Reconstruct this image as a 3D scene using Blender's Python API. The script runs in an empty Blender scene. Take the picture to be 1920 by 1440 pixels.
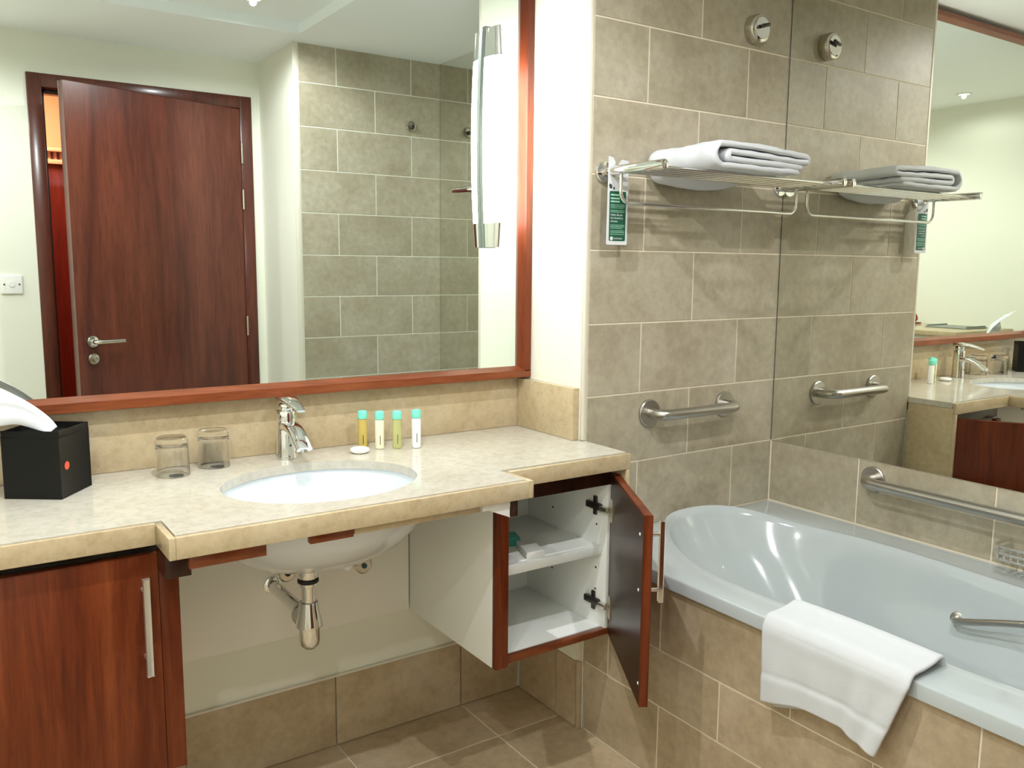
import bpy, bmesh, math, random
from mathutils import Vector, Matrix
random.seed(7)
scene = bpy.context.scene
col = scene.collection
PI = math.pi

# ------------------------------------------------------------------ camera, world, exposure
YAW, PITCH, ROLL = 0.5960, 0.1367, 0.0087
cam_d = bpy.data.cameras.new('camera')
cam = bpy.data.objects.new('camera', cam_d); col.objects.link(cam)
cam_d.sensor_width = 36.0; cam_d.sensor_fit = 'HORIZONTAL'
cam_d.lens = 36.0 * 1608.93 / 1920.0
cam_d.clip_start = 0.02
_f = Vector((math.sin(YAW)*math.cos(PITCH), math.cos(YAW)*math.cos(PITCH), -math.sin(PITCH)))
_r = Vector((math.cos(YAW), -math.sin(YAW), 0)); _u = _r.cross(_f)
_r2 = _r*math.cos(ROLL) + _u*math.sin(ROLL); _u2 = -_r*math.sin(ROLL) + _u*math.cos(ROLL)
_m = Matrix((_r2, _u2, -_f)).transposed().to_4x4()
_m.translation = Vector((-1.4714, -1.8078, 1.3227))
cam.matrix_world = _m
scene.camera = cam
w = bpy.data.worlds.new('world'); scene.world = w; w.use_nodes = True
w.node_tree.nodes['Background'].inputs[0].default_value = (1, .97, .92, 1)
w.node_tree.nodes['Background'].inputs[1].default_value = 0.05
vs = scene.view_settings
vs.view_transform = 'Standard'; vs.look = 'None'; vs.gamma = 1.0; vs.use_curve_mapping = False
vs.exposure = 0.47
cy = scene.cycles
cy.use_denoising = True; cy.max_bounces = 10; cy.glossy_bounces = 7; cy.diffuse_bounces = 5
cy.transmission_bounces = 9; cy.caustics_reflective = True; cy.caustics_refractive = True
cy.sample_clamp_indirect = 6.0; cy.blur_glossy = 0.3
cy.use_adaptive_sampling = True; cy.adaptive_threshold = 0.03

DOWNLIGHT_W = 33.0      # each ceiling spot
LAMP_STRENGTH = 26.0    # vanity wall lamp diffuser
HALL_W = 20.0

# ------------------------------------------------------------------ layout (metres)
W = 0.782; WM = 0.779        # right wall tile face / mirror face
D = 0.308                    # vanity wall face
DM = 0.2714                  # vanity mirror glass face
YE = -1.65                   # tiled wall at the foot of the bath
YD = -2.18                   # door wall
XL = -2.67                   # left wall
ZS, ZT = 2.343, 2.388        # soffit / raised tray ceiling
ZC = 0.847                   # worktop
XRL = -1.545                 # left side of vanity recess

# ------------------------------------------------------------------ materials
def newmat(name):
    m = bpy.data.materials.new(name); m.use_nodes = True
    nt = m.node_tree; b = nt.nodes['Principled BSDF']
    return m, nt, b
def N(nt, t, **kw):
    n = nt.nodes.new(t)
    for k, v in kw.items():
        if k in n.inputs: n.inputs[k].default_value = v
        else: setattr(n, k, v)
    return n
def plain(name, c, rough=.5, metal=0, spec=.5, coat=0, bump=None):
    m, nt, b = newmat(name)
    b.inputs['Base Color'].default_value = (*c, 1); b.inputs['Roughness'].default_value = rough
    b.inputs['Metallic'].default_value = metal; b.inputs['Specular IOR Level'].default_value = spec
    b.inputs['Coat Weight'].default_value = coat
    if bump:
        sc, st, dist = bump
        tc = N(nt, 'ShaderNodeTexCoord'); nz = N(nt, 'ShaderNodeTexNoise', Scale=sc, Detail=3.0)
        nt.links.new(tc.outputs['Object'], nz.inputs['Vector'])
        bp = N(nt, 'ShaderNodeBump', Strength=st, Distance=dist)
        nt.links.new(nz.outputs['Fac'], bp.inputs['Height']); nt.links.new(bp.outputs['Normal'], b.inputs['Normal'])
    return m
def ramp(nt, fac, stops):
    r = nt.nodes.new('ShaderNodeValToRGB')
    while len(r.color_ramp.elements) < len(stops): r.color_ramp.elements.new(.5)
    for e, (p, c) in zip(r.color_ramp.elements, stops): e.position = p; e.color = (*c, 1)
    nt.links.new(fac, r.inputs[0]); return r.outputs[0]
def mix(nt, fac, a, b, mode='MIX'):
    n = nt.nodes.new('ShaderNodeMix'); n.data_type = 'RGBA'; n.blend_type = mode
    for s, v in ((n.inputs[0], fac), (n.inputs[6], a), (n.inputs[7], b)):
        if hasattr(v, 'links') or hasattr(v, 'is_linked'): nt.links.new(v, s)
        elif isinstance(v, (int, float)): s.default_value = v
        else: s.default_value = (*v, 1)
    return n.outputs[2]
def objcoord(nt, rnd=True, scale=(1,1,1)):
    tc = N(nt, 'ShaderNodeTexCoord'); mp = N(nt, 'ShaderNodeMapping'); mp.inputs['Scale'].default_value = scale
    nt.links.new(tc.outputs['Object'], mp.inputs['Vector'])
    if rnd:
        oi = N(nt, 'ShaderNodeObjectInfo'); ml = N(nt, 'ShaderNodeMath', operation='MULTIPLY'); ml.inputs[1].default_value = 37.0
        nt.links.new(oi.outputs['Random'], ml.inputs[0])
        cb = N(nt, 'ShaderNodeCombineXYZ')
        for i in range(3): nt.links.new(ml.outputs[0], cb.inputs[i])
        nt.links.new(cb.outputs[0], mp.inputs['Location'])
        return mp.outputs[0], oi.outputs['Random']
    return mp.outputs[0], None

def tile_mat(name, base, dark, light, rough=.42):
    m, nt, b = newmat(name)
    v, rnd = objcoord(nt)
    n1 = N(nt, 'ShaderNodeTexNoise', Scale=5.0, Detail=6.0, Roughness=.6); nt.links.new(v, n1.inputs['Vector'])
    n2 = N(nt, 'ShaderNodeTexNoise', Scale=38.0, Detail=5.0, Roughness=.65); nt.links.new(v, n2.inputs['Vector'])
    c = ramp(nt, n1.outputs['Fac'], [(.30, dark), (.5, base), (.72, light)])
    f = ramp(nt, n2.outputs['Fac'], [(.3, (.86, .86, .86)), (.7, (1.1, 1.1, 1.1))])
    c = mix(nt, 1.0, c, f, 'MULTIPLY')
    t = ramp(nt, rnd, [(0, (.94, .935, .92)), (.5, (1, 1, 1)), (1, (1.05, 1.03, 1.04))])
    c = mix(nt, 1.0, c, t, 'MULTIPLY')
    nt.links.new(c, b.inputs['Base Color']); b.inputs['Roughness'].default_value = rough
    b.inputs['Specular IOR Level'].default_value = .35
    bp = N(nt, 'ShaderNodeBump', Strength=.08, Distance=.002)
    nt.links.new(n2.outputs['Fac'], bp.inputs['Height']); nt.links.new(bp.outputs['Normal'], b.inputs['Normal'])
    return m
def stone_mat(name, base, warm, pale, vein, rough=.16):
    m, nt, b = newmat(name)
    v, rnd = objcoord(nt, rnd=False)
    n1 = N(nt, 'ShaderNodeTexNoise', Scale=4.5, Detail=8.0, Roughness=.62, Distortion=.6); nt.links.new(v, n1.inputs['Vector'])
    n2 = N(nt, 'ShaderNodeTexNoise', Scale=55.0, Detail=5.0, Roughness=.7); nt.links.new(v, n2.inputs['Vector'])
    vo = N(nt, 'ShaderNodeTexVoronoi', Scale=34.0); vo.feature = 'DISTANCE_TO_EDGE'
    n3 = N(nt, 'ShaderNodeTexNoise', Scale=11.0, Detail=4.0); nt.links.new(v, n3.inputs['Vector'])
    mv = mix(nt, .35, v, n3.outputs['Color']); nt.links.new(mv, vo.inputs['Vector'])
    c = ramp(nt, n1.outputs['Fac'], [(.3, warm), (.52, base), (.75, pale)])
    f = ramp(nt, n2.outputs['Fac'], [(.28, (.84, .82, .78)), (.55, (1, 1, 1)), (.8, (1.06, 1.06, 1.04))])
    c = mix(nt, 1.0, c, f, 'MULTIPLY')
    ve = ramp(nt, vo.outputs['Distance'], [(0, (1, 1, 1)), (.022, (0, 0, 0))])
    gate = ramp(nt, n3.outputs['Fac'], [(.58, (0, 0, 0)), (.7, (.55, .55, .55))])
    k = mix(nt, 1.0, ve, gate, 'MULTIPLY')
    c = mix(nt, k, c, vein)
    nt.links.new(c, b.inputs['Base Color']); b.inputs['Roughness'].default_value = rough
    b.inputs['Specular IOR Level'].default_value = .4
    return m
def wood_mat(name, dark, mid, light, rough=.28, scale=(9, 9, .7), coat=.25, wave=True):
    m, nt, b = newmat(name)
    v, rnd = objcoord(nt, rnd=False, scale=scale)
    n1 = N(nt, 'ShaderNodeTexNoise', Scale=1.6, Detail=7.0, Roughness=.6, Distortion=.9); nt.links.new(v, n1.inputs['Vector'])
    n2 = N(nt, 'ShaderNodeTexNoise', Scale=14.0, Detail=4.0, Roughness=.7); nt.links.new(v, n2.inputs['Vector'])
    c = ramp(nt, n1.outputs['Fac'], [(.30, dark), (.5, mid), (.72, light)])
    f = ramp(nt, n2.outputs['Fac'], [(.3, (.72, .70, .68)), (.6, (1.05, 1.05, 1.05))])
    c = mix(nt, 1.0, c, f, 'MULTIPLY')
    nt.links.new(c, b.inputs['Base Color']); b.inputs['Roughness'].default_value = rough
    b.inputs['Coat Weight'].default_value = coat; b.inputs['Coat Roughness'].default_value = .2; b.inputs['Specular IOR Level'].default_value = .25
    return m

M = {}
M['tile'] = tile_mat('taupe_tile', (.40, .355, .26), (.335, .29, .205), (.46, .42, .33))
M['floor_tile_warm_bounce'] = tile_mat('floor_tile_warm_bounce', (.47, .37, .24), (.40, .30, .18), (.54, .45, .32), .38)  # floor and skirting; orange shift in the colour stands for warm bounced light
M['panel_tile_warm_bounce'] = tile_mat('bath_panel_tile_warm_bounce', (.425, .34, .225), (.355, .275, .175), (.49, .41, .295))  # same tile as the walls, warm bounced light mixed into its colour
M['grout'] = plain('grout', (.74, .66, .52), .85, bump=(300, .2, .001))
M['paint'] = plain('cream_paint', (.79, .79, .69), .55, spec=.25, bump=(140, .05, .001))
M['ceiling'] = plain('ceiling_paint', (.88, .92, .93), .7, spec=.2, bump=(120, .04, .001))
M['stone'] = stone_mat('cream_limestone', (.54, .435, .275), (.475, .37, .225), (.60, .51, .355), (.33, .23, .12))
M['stone_top'] = stone_mat('polished_limestone', (.56, .53, .45), (.53, .485, .40), (.59, .565, .49), (.40, .32, .22), .10)
M['wood'] = wood_mat('mahogany', (.070, .012, .004), (.145, .028, .007), (.215, .052, .015), coat=.06, rough=.36)
M['wood_h'] = wood_mat('mahogany_rail', (.12, .026, .009), (.21, .054, .018), (.29, .09, .034), scale=(.9, 9, 9))
M['wood_door'] = wood_mat('door_veneer', (.052, .0125, .0085), (.10, .0235, .0135), (.145, .038, .02), scale=(5, 5, .5), rough=.3, coat=.5)
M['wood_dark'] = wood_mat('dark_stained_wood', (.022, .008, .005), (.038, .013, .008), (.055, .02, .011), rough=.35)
M['melamine'] = plain('white_melamine', (.86, .88, .85), .4, spec=.35)
M['panel_grey'] = plain('grey_white_panel', (.88, .87, .81), .5, spec=.3)
M['chrome'] = plain('chrome', (.80, .81, .80), .06, 1.0)
M['steel'] = plain('brushed_steel', (.50, .48, .44), .28, 1.0)
M['nickel'] = plain('satin_nickel', (.62, .59, .52), .2, 1.0)
M['dark_metal'] = plain('dark_metal', (.08, .075, .065), .35, .8)
M['hinge_metal'] = plain('hinge_metal', (.10, .09, .08), .3, .9)
M['alu'] = plain('aluminium_edge', (.62, .60, .55), .3, .7)
M['lamp_plate'] = plain('lamp_plate_metal', (.30, .33, .31), .25, .9)
M['trim'] = plain('tile_edge_trim', (.70, .66, .55), .45, spec=.4)
M['mirror'] = plain('mirror_silver', (.83, .90, .87), .0, 1.0)
M['mirror2'] = plain('mirror_silver_tinted', (.80, .80, .735), .0, 1.0)
M['mirror_edge'] = plain('mirror_edge', (.05, .06, .05), .3)
M['ceramic'] = plain('white_ceramic', (.72, .765, .80), .08, coat=.5)
M['tub'] = plain('white_acrylic', (.45, .495, .505), .10, coat=.4)
M['towel'] = plain('white_terry', (.60, .62, .64), .95, spec=.1, bump=(900, .55, .0012))
M['paper'] = plain('white_paper', (.64, .66, .68), .7, spec=.2)
M['black'] = plain('black_leatherette', (.006, .0062, .0055), .38, spec=.22, bump=(220, .15, .0006))
M['logo_red'] = plain('logo_red', (.70, .09, .045), .5)
M['print_grey'] = plain('print_grey', (.16, .155, .15), .5)
M['print_dark'] = plain('print_dark', (.045, .06, .06), .5)
M['print_pale'] = plain('print_pale', (.34, .62, .47), .6)
M['green'] = plain('leaflet_green', (.003, .085, .042), .5)
M['teal'] = plain('teal_cap', (.20, .72, .57), .35)
M['teal2'] = plain('teal_carton', (.05, .36, .30), .5)
M['white_plastic'] = plain('white_plastic', (.80, .80, .77), .3)
M['rubber'] = plain('black_rubber', (.012, .012, .012), .6)
M['soap'] = plain('soap', (.86, .85, .80), .35)
M['blue_dot'] = plain('blue_dot', (.02, .07, .10), .4)
M['peach'] = plain('peach_paint', (.86, .50, .32), .6)
M['hall_floor'] = plain('hall_carpet', (.30, .16, .09), .9)
M['redwood'] = wood_mat('red_lacquered_wood', (.09, .008, .006), (.14, .014, .009), (.19, .022, .012), rough=.35)
M['tray_grey'] = plain('grey_tray', (.26, .28, .24), .4)
M['redbrown'] = plain('red_brown_lacquer', (.28, .04, .015), .35)

def liquid(name, c, tr=.55, rough=.12):
    m, nt, b = newmat(name)
    b.inputs['Base Color'].default_value = (*c, 1); b.inputs['Roughness'].default_value = rough
    b.inputs['Transmission Weight'].default_value = tr; b.inputs['IOR'].default_value = 1.4
    return m
M['gel_amber'] = liquid('amber_gel', (.86, .70, .22), .55)
M['gel_green'] = liquid('green_gel', (.74, .76, .36), .55)
M['lotion'] = plain('cream_lotion', (.84, .80, .58), .3)
M['lotion_w'] = plain('white_lotion', (.85, .86, .85), .3)
m, nt, b = newmat('clear_glass'); b.inputs['Transmission Weight'].default_value = 1; b.inputs['Roughness'].default_value = 0
b.inputs['IOR'].default_value = 1.45; b.inputs['Base Color'].default_value = (.98, .99, .98, 1); M['glass'] = m
def emis(name, c, s):
    m, nt, b = newmat(name)
    b.inputs['Base Color'].default_value = (*c, 1); b.inputs['Emission Color'].default_value = (*c, 1)
    b.inputs['Emission Strength'].default_value = s; return m
M['diffuser'] = emis('lamp_diffuser', (.98, .995, 1.0), LAMP_STRENGTH)
M['lens'] = emis('downlight_lens', (1, .96, .88), 10.0)

# ------------------------------------------------------------------ mesh helpers
WPOS = {}
def wpos(o): return WPOS.get(o.name, Vector((0, 0, 0))) if o else Vector((0, 0, 0))
def tag(o, label=None, cat=None, group=None, kind=None):
    if label: o['label'] = label
    if cat: o['category'] = cat
    if group: o['group'] = group
    if kind: o['kind'] = kind
    return o
def empty(name, loc, label=None, cat=None, group=None, kind=None):
    o = bpy.data.objects.new(name, None); o.empty_display_size = .05
    col.objects.link(o); o.location = loc; WPOS[o.name] = Vector(loc)
    return tag(o, label, cat, group, kind)
class MB:
    def __init__(s): s.v = []; s.f = []
    def add(s, vs_, fs):
        n = len(s.v); s.v += [Vector(p) for p in vs_]; s.f += [[i+n for i in f] for f in fs]; return s
    def bm(s, b):
        b.verts.ensure_lookup_table(); b.verts.index_update()
        s.add([v.co.copy() for v in b.verts], [[v.index for v in f.verts] for f in b.faces]); b.free(); return s
    def box(s, x0, x1, y0, y1, z0, z1, bev=0, seg=2):
        b = bmesh.new(); bmesh.ops.create_cube(b, size=1)
        for v in b.verts:
            v.co = Vector((x0 if v.co.x < 0 else x1, y0 if v.co.y < 0 else y1, z0 if v.co.z < 0 else z1))
        if bev: bmesh.ops.bevel(b, geom=b.edges[:], offset=bev, segments=seg, affect='EDGES', profile=.5)
        return s.bm(b)
    def obox(s, o, ax, ay, az, bev=0, seg=2):           # oriented box: corner o, three edge vectors
        b = bmesh.new(); bmesh.ops.create_cube(b, size=1)
        o, ax, ay, az = map(Vector, (o, ax, ay, az))
        for v in b.verts: v.co = o + ax*(v.co.x+.5) + ay*(v.co.y+.5) + az*(v.co.z+.5)
        if bev: bmesh.ops.bevel(b, geom=b.edges[:], offset=bev, segments=seg, affect='EDGES', profile=.5)
        bmesh.ops.recalc_face_normals(b, faces=b.faces[:])
        return s.bm(b)
    def lathe(s, prof, o, axis=(0, 0, 1), seg=32, caps=True):
        o = Vector(o); a = Vector(axis).normalized()
        t = Vector((1, 0, 0)) if abs(a.x) < .9 else Vector((0, 1, 0))
        u = a.cross(t).normalized(); w_ = a.cross(u)
        vs_, fs = [], []
        for r, h in prof:
            for k in range(seg):
                an = 2*PI*k/seg; vs_.append(o + a*h + (u*math.cos(an) + w_*math.sin(an))*max(r, 1e-5))
        for i in range(len(prof)-1):
            for k in range(seg):
                k2 = (k+1) % seg; fs.append([i*seg+k, i*seg+k2, (i+1)*seg+k2, (i+1)*seg+k])
        if caps:
            fs.append([k for k in range(seg)][::-1]); n = (len(prof)-1)*seg; fs.append([n+k for k in range(seg)])
        return s.add(vs_, fs)
    def cyl(s, a, b_, r, seg=20, bev=0):
        a, b_ = Vector(a), Vector(b_); L = (b_-a).length
        p = [(r, 0), (r, L)] if not bev else [(r-bev, 0), (r-bev*.3, bev*.3), (r, bev), (r, L-bev), (r-bev*.3, L-bev*.3), (r-bev, L)]
        return s.lathe(p, a, b_-a, seg)
    def tube(s, pts, r, seg=14, caps=True):
        pts = [Vector(p) for p in pts]; rs = r if isinstance(r, (list, tuple)) else [r]*len(pts)
        d0 = (pts[1]-pts[0]).normalized(); t = Vector((0, 0, 1)) if abs(d0.z) < .9 else Vector((1, 0, 0))
        u = d0.cross(t).normalized(); vs_, fs = [], []
        for i, p in enumerate(pts):
            d = (pts[min(i+1, len(pts)-1)] - pts[max(i-1, 0)]).normalized()
            u = (u - d*u.dot(d)).normalized(); w_ = d.cross(u)
            for k in range(seg):
                an = 2*PI*k/seg; vs_.append(p + (u*math.cos(an) + w_*math.sin(an))*rs[i])
        for i in range(len(pts)-1):
            for k in range(seg):
                k2 = (k+1) % seg; fs.append([i*seg+k, i*seg+k2, (i+1)*seg+k2, (i+1)*seg+k])
        if caps:
            fs.append([k for k in range(seg)][::-1]); n = (len(pts)-1)*seg; fs.append([n+k for k in range(seg)])
        return s.add(vs_, fs)
    def loft(s, rings, close=True, cap0=False, cap1=False):
        n = len(rings[0]); vs_ = [p for r in rings for p in r]; fs = []
        for i in range(len(rings)-1):
            for k in range(n if close else n-1):
                k2 = (k+1) % n; fs.append([i*n+k, i*n+k2, (i+1)*n+k2, (i+1)*n+k])
        if cap0: fs.append(list(range(n))[::-1])
        if cap1: fs.append([(len(rings)-1)*n+k for k in range(n)])
        return s.add(vs_, fs)
    def prism(s, poly, off):                             # planar polygon (3d points) extruded by off
        n = len(poly); off = Vector(off); a = [Vector(p) for p in poly]; b = [p+off for p in a]
        return s.add(a+b, [list(range(n))[::-1], [n+k for k in range(n)]] + [[k, (k+1) % n, n+(k+1) % n, n+k] for k in range(n)])
    def build(s, name, mat, parent=None, smooth=None, origin=None, fixn=True):
        pts = s.v
        if origin is None:
            lo = Vector((min(p.x for p in pts), min(p.y for p in pts), min(p.z for p in pts)))
            hi = Vector((max(p.x for p in pts), max(p.y for p in pts), max(p.z for p in pts)))
            c = (lo+hi)/2
            if parent is None: c.z = lo.z
        else: c = Vector(origin)
        me = bpy.data.meshes.new(name)
        me.from_pydata([tuple(p-c) for p in pts], [], s.f); me.update()
        if fixn:
            b = bmesh.new(); b.from_mesh(me); bmesh.ops.recalc_face_normals(b, faces=b.faces[:]); b.to_mesh(me); b.free()
        if smooth is not None:
            me.shade_smooth()
            if smooth < 180: me.set_sharp_from_angle(angle=math.radians(smooth))
        me.materials.append(M[mat] if isinstance(mat, str) else mat)
        o = bpy.data.objects.new(name, me); col.objects.link(o)
        if parent: o.parent = parent
        o.location = c - wpos(parent); WPOS[o.name] = c.copy()
        return o
def arc(c, r, a0, a1, n, plane='xz', y=0):
    out = []
    for i in range(n+1):
        a = math.radians(a0 + (a1-a0)*i/n); p, q = c[0]+r*math.cos(a), c[1]+r*math.sin(a)
        out.append((p, y, q) if plane == 'xz' else (p, q, y) if plane == 'xy' else (y, p, q))
    return out
def smooth01(t): t = max(0, min(1, t)); return t*t*(3-2*t)
def catmull(pts, n=6):
    pts = [Vector(p) for p in pts]; out = []
    for i in range(len(pts)-1):
        p0, p1, p2, p3 = pts[max(i-1, 0)], pts[i], pts[i+1], pts[min(i+2, len(pts)-1)]
        for k in range(n):
            t = k/n
            out.append(.5*((2*p1) + (p2-p0)*t + (2*p0-5*p1+4*p2-p3)*t*t + (3*p1-p0-3*p2+p3)*t**3))
    return out + [pts[-1]]
def text_mesh(body, size, mat, name, parent, M3, extrude=.0002, align='LEFT', spacing=1.0):
    """flat lettering; M3 maps text x,y,z to world (4x4 matrix)"""
    cu = bpy.data.curves.new(name, 'FONT'); cu.body = body; cu.size = size; cu.extrude = extrude; cu.align_x = align
    cu.space_character = spacing; cu.resolution_u = 2
    t = bpy.data.objects.new(name, cu); col.objects.link(t)
    dg = bpy.context.evaluated_depsgraph_get(); me = bpy.data.meshes.new_from_object(t.evaluated_get(dg))
    vs_ = [M3 @ v.co for v in me.vertices]; fs = [list(p.vertices) for p in me.polygons]
    bpy.data.objects.remove(t); bpy.data.curves.remove(cu); bpy.data.meshes.remove(me)
    mb = MB(); mb.add(vs_, fs); return mb.build(name, mat, parent, fixn=False)

# ------------------------------------------------------------------ tiles
_tm = {}
G = .0042
def tile_piece(parent, c, size, mat):
    """size along x, y, z; shared mesh per size"""
    key = (tuple(round(s_, 4) for s_ in size), mat)
    if key not in _tm:
        b = bmesh.new(); bmesh.ops.create_cube(b, size=1)
        for v in b.verts: v.co = Vector((v.co.x*size[0], v.co.y*size[1], v.co.z*size[2]))
        bmesh.ops.bevel(b, geom=b.edges[:], offset=.0009, segments=1, affect='EDGES')
        me = bpy.data.meshes.new('tile'); b.to_mesh(me); b.free(); me.materials.append(M[mat]); _tm[key] = me
    o = bpy.data.objects.new('tile', _tm[key]); col.objects.link(o); o.parent = parent
    o.location = Vector(c) - wpos(parent); return o
def tile_grid(parent, plane, face, thick, urange, rows, jointf, pitch, mat='tile', sign=1):
    """plane 'y': tiles in xz at y=face (thickness to face+sign*thick); 'x': tiles in yz; 'z': floor in xy"""
    u0, u1 = urange
    for i, (z0, z1) in enumerate(rows):
        j = jointf(i); k = math.floor((u0-j)/pitch)
        us = [u0] + [j+pitch*q for q in range(k, k+40) if u0+.012 < j+pitch*q < u1-.012] + [u1]
        for a, b in zip(us[:-1], us[1:]):
            su = b-a-G; sv = z1-z0-G; cu_, cv = (a+b)/2, (z0+z1)/2; cf = face+sign*thick/2
            if plane == 'y': tile_piece(parent, (cu_, cf, cv), (su, thick, sv), mat)
            elif plane == 'x': tile_piece(parent, (cf, cu_, cv), (thick, su, sv), mat)
            else: tile_piece(parent, (cu_, cv, cf), (su, sv, thick), mat)

# ------------------------------------------------------------------ room shell
def structure(name, boxes, mat, **k):
    mb = MB()
    for b in boxes: mb.box(*b)
    return tag(mb.build(name, mat, **k), kind='structure')
HX0, HX1, HY = -2.0, .5, -3.45     # hall behind the door
floor = structure('floor', [(XL-.1, W+.12, YD-.15, D+.12, -.12, -.0015)], 'grout')
fy = [-.305+.4*k for k in range(-5, 2)]
rows = [(max(a, YD), min(b, D)) for a, b in zip([.095+.4*k for k in range(-6, 1)], [.095+.4*k for k in range(-5, 2)])]
tile_grid(floor, 'z', 0, .01, (XL, .012), rows, lambda i: -.216, .4, 'floor_tile_warm_bounce', -1)

TZ = [1.167+.2*k for k in range(-3, 6)] + [ZS]
BROWS = list(zip(TZ[:-1], TZ[1:]))
wall_bath_head = structure('wall_bath_head', [(.001, W+.12, .0015, D+.12, 0, ZS)], 'grout')
tile_grid(wall_bath_head, 'y', 0, .008, (.003, W), BROWS, lambda i: .196 if i % 2 == 0 else .396, .4)
wall_bath_foot = structure('wall_bath_foot', [(.012, W+.12, YD-.12, YE-.0015, 0, ZS)], 'paint')
tile_grid(wall_bath_foot, 'y', YE, .008, (.024, W), BROWS, lambda i: .212 if i % 2 == 0 else .412, .4, sign=-1)
wall_right = structure('wall_right', [(W+.0015, W+.12, YE-.02, .02, 0, ZS)], 'grout')
tile_grid(wall_right, 'x', W, .008, (YE, -.001), [(.567, .767)], lambda i: -.323, .4)
wall_back = structure('wall_back', [(XL-.12, .003, D, D+.12, 0, ZT)], 'paint')
tile_grid(wall_back, 'y', D-.009, .012, (XL, -.011), [(0, .203)], lambda i: -.619, .4, 'floor_tile_warm_bounce')
wall_return = structure('wall_return', [(-.010, .0008, .0125, D, .206, ZT), (.0, .0008, .0125, D, 0, .21)], 'paint')
tile_grid(wall_return, 'x', -.0065, .008, (.0135, D-.009), [(0, .203)], lambda i: .108, .4, 'floor_tile_warm_bounce')
wall_left = structure('wall_left', [(XL-.12, XL, YD-.12, D, 0, ZT)], 'paint')
# door wall with opening
OX0, OX1, OZ = -.985, -.095, 2.105
wall_front = structure('wall_front', [(XL, OX0-.03, YD-.12, YD, 0, ZS), (OX1+.03, .012, YD-.12, YD, 0, ZS), (OX0-.03, OX1+.03, YD-.12, YD, OZ+.03, ZS)], 'paint')
# ceiling: raised tray over the vanity half, lower soffit over bath and door side
TX, TY = -.018, -1.51
structure('ceiling', [(XL-.1, TX, TY, D+.1, ZT, ZT+.1)], 'ceiling')
structure('ceiling_soffit', [(TX, W+.12, YE-.02, .0, ZS, ZT+.1), (XL-.1, TX, YD-.12, TY, ZS, ZT+.1), (TX, W+.12, YD-.12, YE-.02, ZS, ZT+.1), (TX, .01, .0, D+.1, ZT, ZT+.1)], 'ceiling')
# tile edge trims
def trim(n, b): return tag(MB().box(*b, bev=.002).build('trim_%d' % n, 'trim', smooth=40), kind='structure')
trim(1, (-.0105, .0015, -.0012, .012, ZC+.001, ZS))
trim(2, (.0, .023, YE-.012, YE+.0015, .2, ZS))
trim(3, (.0062, .0102, -.0025, .010, 0, .345))
trim(4, (-1.11, -.011, D-.011, D-.0005, .2005, .2065))

_t3 = MB().box(-.0065, .006, -.0012, .012, 0, .2035, .001).build('tile', 'floor_tile_warm_bounce', wall_return, 40)
# bath panel
wall_bath_panel = structure('wall_bath_panel', [(.013, .045, YE, -.001, 0, .53)], 'grout')
tile_grid(wall_bath_panel, 'x', .0115, .008, (YE, -.002), [(0, .203), (.203, .354), (.354, .531)], lambda i: (-.304, -.104, -.304)[i], .4, 'panel_tile_warm_bounce')

# hall behind the door
structure('floor_hall', [(HX0, HX1, HY-.1, YD-.12, -.1, 0)], 'hall_floor')
structure('ceiling_hall', [(HX0-.1, HX1+.1, HY-.1, YD-.12, 2.45, 2.55)], 'ceiling')
structure('wall_hall', [(HX0, HX1, HY-.1, HY, 0, 2.45), (HX0-.1, HX0, HY-.1, YD-.12, 0, 2.45), (HX1, HX1+.1, HY-.1, YD-.12, 0, 2.45), (HX0, HX1, YD-.13, YD-.12, OZ+.06, 2.45), (HX0, OX0-.05, YD-.13, YD-.12, 0, 2.45), (OX1+.05, HX1, YD-.13, YD-.12, 0, 2.45)], 'peach')
wd = empty('wardrobe', (-.9, -3.3, 0), 'red lacquered wardrobe with a ribbed cornice seen through the door gap', 'wardrobe')
MB().box(-1.4, -.4, HY+.005, -3.12, 0, 1.86, .004).build('wardrobe_body', 'redwood', wd, 40)
cb = MB().box(-1.42, -.38, HY+.005, -3.10, 1.86, 1.885, .003).box(-1.44, -.36, HY+.005, -3.08, 1.925, 1.945, .003).box(-1.41, -.39, HY+.005, -3.11, 1.885, 1.925)
cb.build('cornice', 'peach', wd, 40)
rb = MB()
for k in range(34): rb.box(-1.40+.03*k, -1.388+.03*k, -3.112, -3.1, 1.887, 1.923)
rb.build('ribbing', 'redwood', wd)
hl = bpy.data.lights.new('hall_light', 'AREA'); hl.energy = HALL_W; hl.color = (1, .78, .55); hl.size = .3
hd = empty('hall_ceiling_light', (-1.2, -2.75, 2.45), 'flush ceiling light in the hall behind the door', 'ceiling light')
MB().lathe([(.16, -.03), (.17, -.01), (.17, 0)], (-1.2, -2.75, 2.449)).build('light_dish', 'white_plastic', hd, 40)
ho = bpy.data.objects.new('bulb_light', hl); col.objects.link(ho); ho.parent = hd; ho.location = (0, 0, -.04)

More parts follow.
